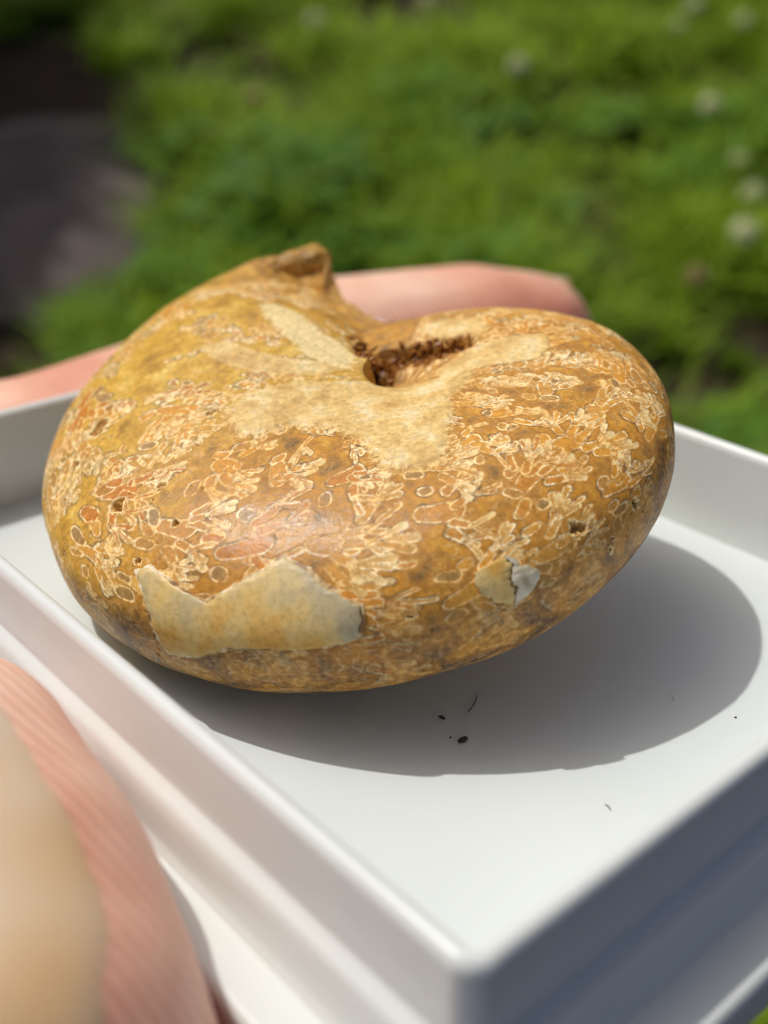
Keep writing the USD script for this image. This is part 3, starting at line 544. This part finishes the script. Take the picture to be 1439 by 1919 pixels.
# ------------------------------------------------------------------ hand
def unproj(p, depth):
    r = np.array([(p[0] - 719.5) / FPX, (p[1] - 959.5) / FPX, 1.0]) * depth; return M.T @ (r - O)
J = dict(T1=((-120, 1480), 92, 11.6), T2=((-30, 1720), 83, 12.9), T3=((30, 1950), 77, 13.1), T4=((150, 2500), 76, 14.5),
         I0=((-1000, 1150), 156, 15), I1=((-400, 985), 158, 14.6), I2=((100, 862), 176, 13.6), I3=((640, 668), 205, 14.2), I4=((870, 629), 212, 13.2), I5=((990, 632), 216, 12.2))
J = {k: (unproj(p, d), r) for k, (p, d, r) in J.items()}
J.update(C=((-52, 24, -44), 17), W=((-95, 40, -60), 22), W2=((-105, 75, -55), 22), K2=((-60, 120, -26), 15), K3=((-66, 98, -33), 15), K4=((-68, 76, -40), 14), K5=((-66, 54, -46), 13),
         M1=((-18, 70, -20), 12.5), M2=((12, 30, -16.5), 11), M3=((25, 4, -16), 9.5), R1=((-24, 50, -33), 12), R2=((2, 20, -31), 10.5), R3=((12, 8, -31), 9), P1=((-28, 30, -44), 10.5), P2=((-8, 10, -42), 9), P3=((0, 2, -41), 8))
def ball(k):
    p, r = J[k]; return manifold3d.Manifold.sphere(r, 28).translate([float(c) for c in p])
def bone(*ks): return manifold3d.Manifold.batch_hull([ball(k) for k in ks])
H_ = bone('T1', 'T2')
for b in (('T2', 'T3'), ('T3', 'T4'), ('T4', 'C'), ('I0', 'I1'), ('I1', 'I2'), ('I2', 'I3'), ('I3', 'I4'), ('I4', 'I5'), ('K2', 'I0'), ('K3', 'M1'), ('M1', 'M2'), ('M2', 'M3'), ('K4', 'R1'), ('R1', 'R2'), ('R2', 'R3'), ('K5', 'P1'), ('P1', 'P2'), ('P2', 'P3'),
          ('C', 'W', 'K2', 'K3'), ('W', 'W2', 'K2', 'K3'), ('W', 'W2', 'K3', 'K4', 'K5'), ('C', 'W', 'K5')):
    H_ = H_ + bone(*b)
hm = H_.refine_to_length(2.2).to_mesh(); ht = trimesh.Trimesh(hm.vert_properties[:, :3], hm.tri_verts, process=True)
trimesh.smoothing.filter_taubin(ht, lamb=.5, nu=.52, iterations=22)
hv = np.array(ht.vertices); hn = np.array(ht.vertex_normals)
hv = hv + hn * (.5 * (meshkit.fbm(hv / 9., 3, 5) - .5))[:, None]
_a = J['T1'][0] - J['T3'][0]; _a /= np.linalg.norm(_a); _o = M.T @ np.array([.40, -.36, -1.0]); _o -= _a * (_o @ _a); _o /= np.linalg.norm(_o); _s = np.cross(_a, _o)
RIDGE = [tuple(map(float, v)) for v in (_s * .9 + _a * .42, _a * .9 - _s * .42, _o)]   # fingerprint ridges run slantwise along the thumb
skin_m = mat('skin', {'tc': ('texture_coordinate', {}), 'n': ('noise_texture', {'scale': .045, 'detail': 3}), 'n2': ('noise_texture', {'scale': 1.2, 'detail': 5, 'roughness': .6}),
    'dx': ('vector_math', {'math_type': 'dot_product', 'vector2': RIDGE[0]}), 'dy': ('vector_math', {'math_type': 'dot_product', 'vector2': RIDGE[1]}), 'dz': ('vector_math', {'math_type': 'dot_product', 'vector2': RIDGE[2]}), 'mp': ('combine_xyz', {}),
    'w': ('wave_texture', {'wave_type': 'bands', 'bands_direction': 'x', 'scale': .27, 'distortion': 2.6, 'detail': 3, 'detail_scale': .35}),
    'r': ('rgb_ramp', {'ramp': [(.3, srgb(206, 134, 108)), (.5, srgb(232, 178, 152)), (.7, srgb(246, 208, 184))]}), 'rw': ('rgb_ramp', {'ramp': [(.25, (.84, .74, .69)), (.75, (1.0, 1.0, 1.0))]}),
    'x': ('mix_color', {'blend_type': 'multiply', 'fac': .8}), 'add': ('math', {'math_type': 'multiply_add', 'value2': .4}), 'b': ('bump', {'strength': .45, 'distance': .00016}),
    'p': ('principled_bsdf', {'roughness': .46, 'specular_ior_level': .4, 'subsurface_weight': .35, 'subsurface_scale': .0022, 'subsurface_radius': (1, .32, .18)})},
    [('tc.object', 'n.vector'), ('tc.object', 'n2.vector'), ('tc.object', 'dx.vector1'), ('tc.object', 'dy.vector1'), ('tc.object', 'dz.vector1'), ('dx.value', 'mp.x'), ('dy.value', 'mp.y'), ('dz.value', 'mp.z'), ('mp.vector', 'w.vector'), ('n.fac', 'r.fac'), ('w.fac', 'rw.fac'), ('r.color', 'x.a'), ('rw.color', 'x.b'), ('x.result', 'p.base_color'),
     ('n2.fac', 'add.value1'), ('w.fac', 'add.value3'), ('add.value', 'b.height'), ('b.normal', 'p.normal')], surface='p.BSDF')
nail_m = mat('nail', {'tc': ('texture_coordinate', {}), 'n': ('noise_texture', {'scale': .045, 'detail': 2}), 'r': ('rgb_ramp', {'ramp': [(.35, srgb(220, 168, 118)), (.55, srgb(228, 190, 156)), (.7, srgb(234, 206, 180))]}),
    'p': ('principled_bsdf', {'roughness': .3, 'specular_ior_level': .45, 'subsurface_weight': .3, 'subsurface_scale': .0015})}, [('tc.object', 'n.vector'), ('n.fac', 'r.fac'), ('r.color', 'p.base_color')], surface='p.BSDF')
hand = thing('hand', 'hand holding the white tray between thumb at lower left and index finger behind', 'hand')
part('skin', (hv, ht.faces), skin_m, hand)
def nail(base, tip, out, half, l0, l1, tmax, label, thick=.55, flat=.9, lift=.45):
    """A curved nail plate: along base->tip from l0 to l1 (units), over +-half radians about the finger's axis, facing out."""
    a = tip - base; a /= np.linalg.norm(a); o = out - a * (out @ a); o /= np.linalg.norm(o); s = np.cross(a, o)
    rel_ = hv - base; tl = rel_ @ a; xo, xs = rel_ @ o, rel_ @ s; near_ = (np.hypot(xo, xs) < 26) & (tl > l0 - 8) & (tl < l1 + 12)
    tree = cKDTree(np.c_[tl[near_], np.arctan2(xs, xo)[near_] * 12]); rad = np.hypot(xo, xs)[near_]
    def R_at(t, an):
        d, i = tree.query(np.c_[t, np.asarray(an) * 12], k=40); w = np.exp(-(d / 2.5) ** 2); return (rad[i] * w).sum(1) / (w.sum(1) + 1e-9)
    nu_, nv_ = 25, 31; tt = np.linspace(l0, l1, nu_); th = np.linspace(-1, 1, nv_)
    org, dirs = [], []
    pts = np.zeros((nu_, nv_, 3))
    for i, t in enumerate(tt):
        f = (t - l0) / (l1 - l0); wd = half * (1 - .10 * f) * (1 if f < .75 else math.sqrt(max(0, 1 - ((f - .75) / .27) ** 2)) * .35 + .65) * (1 if f > .18 else .72 + .28 * math.sqrt(f / .18))
        for j, q in enumerate(th):
            an = q * wd; R_ = R_at([min(t, tmax)], [an])[0]
            pts[i, j] = base + a * (t + (1.6 * (1 - q * q) - 1.6) * (1 if f > .5 else -.5)) + (o * math.cos(an) + s * math.sin(an)) * (R_ + lift - .5 * abs(q) ** 4 - (.9 * max(0, (.12 - f) / .12)))
    top = pts.reshape(-1, 3); inn = (pts - (o * thick)).reshape(-1, 3); F_ = grid_faces(nu_, nv_); n_ = len(top)
    rim = np.r_[np.arange(nv_), np.arange(1, nu_) * nv_ + nv_ - 1, (nu_ - 1) * nv_ + np.arange(nv_ - 1)[::-1], np.arange(1, nu_ - 1)[::-1] * nv_]
    rb = np.roll(rim, -1); side = np.stack([rim, rim + n_, rb + n_, rb], -1)
    part('nail', (np.vstack([top, inn]), np.vstack([F_, F_[:, ::-1] + n_, side])), nail_m, hand, label=label, smooth=50)
T1, T2, T3 = (J[k][0] for k in ('T1', 'T2', 'T3'))
toc = M.T @ (-O)                                                     # the phone, in the tray's frame
nail(T3, T1, M.T @ np.array([.40, -.36, -1.0]), .62, -13.0, np.linalg.norm(T1 - T3) + 4.5, np.linalg.norm(T1 - T3) + 3.0, 'broad thumb nail, yellowish and blurred')
nail(J['I4'][0], J['I5'][0], M.T @ np.array([.5, -.55, .65]), .85, 5.0, np.linalg.norm(J['I5'][0] - J['I4'][0]) + 11.5, np.linalg.norm(J['I5'][0] - J['I4'][0]) + 3.0, 'index finger nail seen edge on', lift=.5)

# ------------------------------------------------------------------ specks on the tray floor
dark_m = mat('dark_speck', {'p': ('principled_bsdf', {'base_color': (.03, .018, .01), 'roughness': .7})}, surface='p.BSDF')
fib_m = mat('fibre', {'p': ('principled_bsdf', {'base_color': (.10, .07, .05), 'roughness': .6})}, surface='p.BSDF')
pale_m = mat('pale_fibre', {'p': ('principled_bsdf', {'base_color': (.55, .5, .45), 'roughness': .6})}, surface='p.BSDF')
def floor_at(p, z=0.0):
    r = M.T @ np.array([p[0] - 719.5, p[1] - 959.5, FPX]); o = M.T @ (-O); return o + r * ((z - o[2]) / r[2])
def speck(p, size, seed, label, m_=dark_m, lx=1.8):
    s = trimesh.creation.icosphere(subdivisions=2); r = np.random.default_rng(seed); v = s.vertices * (1 + .7 * (meshkit.fbm(s.vertices * 2 + seed, 3, seed)[:, None] - .5)) * [size * lx, size, size * .5]
    an = r.uniform(0, TAU); v = v @ np.array([[math.cos(an), math.sin(an), 0], [-math.sin(an), math.cos(an), 0], [0, 0, 1]]); v[:, 2] += .02 - v[:, 2].min() * .9
    t = thing('dirt_speck', label, 'speck', loc=floor_at(p)); part('grain', (v, s.faces), m_, t)
def fibre(pts, rad, label, m_=fib_m):
    c0 = floor_at(pts[len(pts) // 2]); P3 = np.array([floor_at(p) - c0 for p in pts]); P3[:, 2] = rad * .9
    t_ = np.linspace(0, 1, len(P3)); cs = CubicSpline(t_, P3) if len(P3) > 2 else None
    P3 = cs(np.linspace(0, 1, 14)) if cs else np.linspace(P3[0], P3[1], 6)
    P3[:, 2] += rad * 2 * np.sin(np.linspace(0, math.pi, len(P3)))
    V_ = []
    for i, p in enumerate(P3):
        d = P3[min(i + 1, len(P3) - 1)] - P3[max(i - 1, 0)]; d /= np.linalg.norm(d); s_ = np.cross(d, [0, 0, 1]); s_ /= np.linalg.norm(s_); u_ = np.cross(s_, d)
        V_.append([p + rad * (s_ * math.cos(q) + u_ * math.sin(q)) for q in np.arange(5) * TAU / 5])
    V_ = np.array(V_).reshape(-1, 3); t = thing('fibre', label, 'fibre', loc=c0); part('strand', (V_, grid_faces(len(P3), 5, wrap=True)), m_, t)
speck((867, 1389), .34, 1, 'largest dark brown speck lying in the shadow on the tray floor')
speck((828, 1346), .17, 2, 'small dark crumb beside the pale curl in the shadow', lx=2.2)
speck((844, 1383), .09, 3, 'tiny grain just left of the largest dark speck')
speck((1378, 1345), .10, 4, 'tiny dark grain on the lit floor near the right end of the shadow', lx=1.3)
fibre([(812, 1346), (820, 1340), (833, 1343)], .07, 'short pale curl of lint in the shadow above the largest speck', pale_m)
fibre([(877, 1334), (888, 1322), (894, 1304)], .06, 'thin dark bent hair in the middle of the shadow')
fibre([(660, 1338), (668, 1334), (674, 1341)], .06, 'pale scrap of lint at the left end of the shadow', pale_m)
fibre([(1134, 1508), (1140, 1514), (1144, 1519)], .05, 'short grey fibre on the lit floor below the shadow')
fibre([(1259, 1303), (1263, 1314)], .05, 'pale short fibre in the right part of the shadow', pale_m)
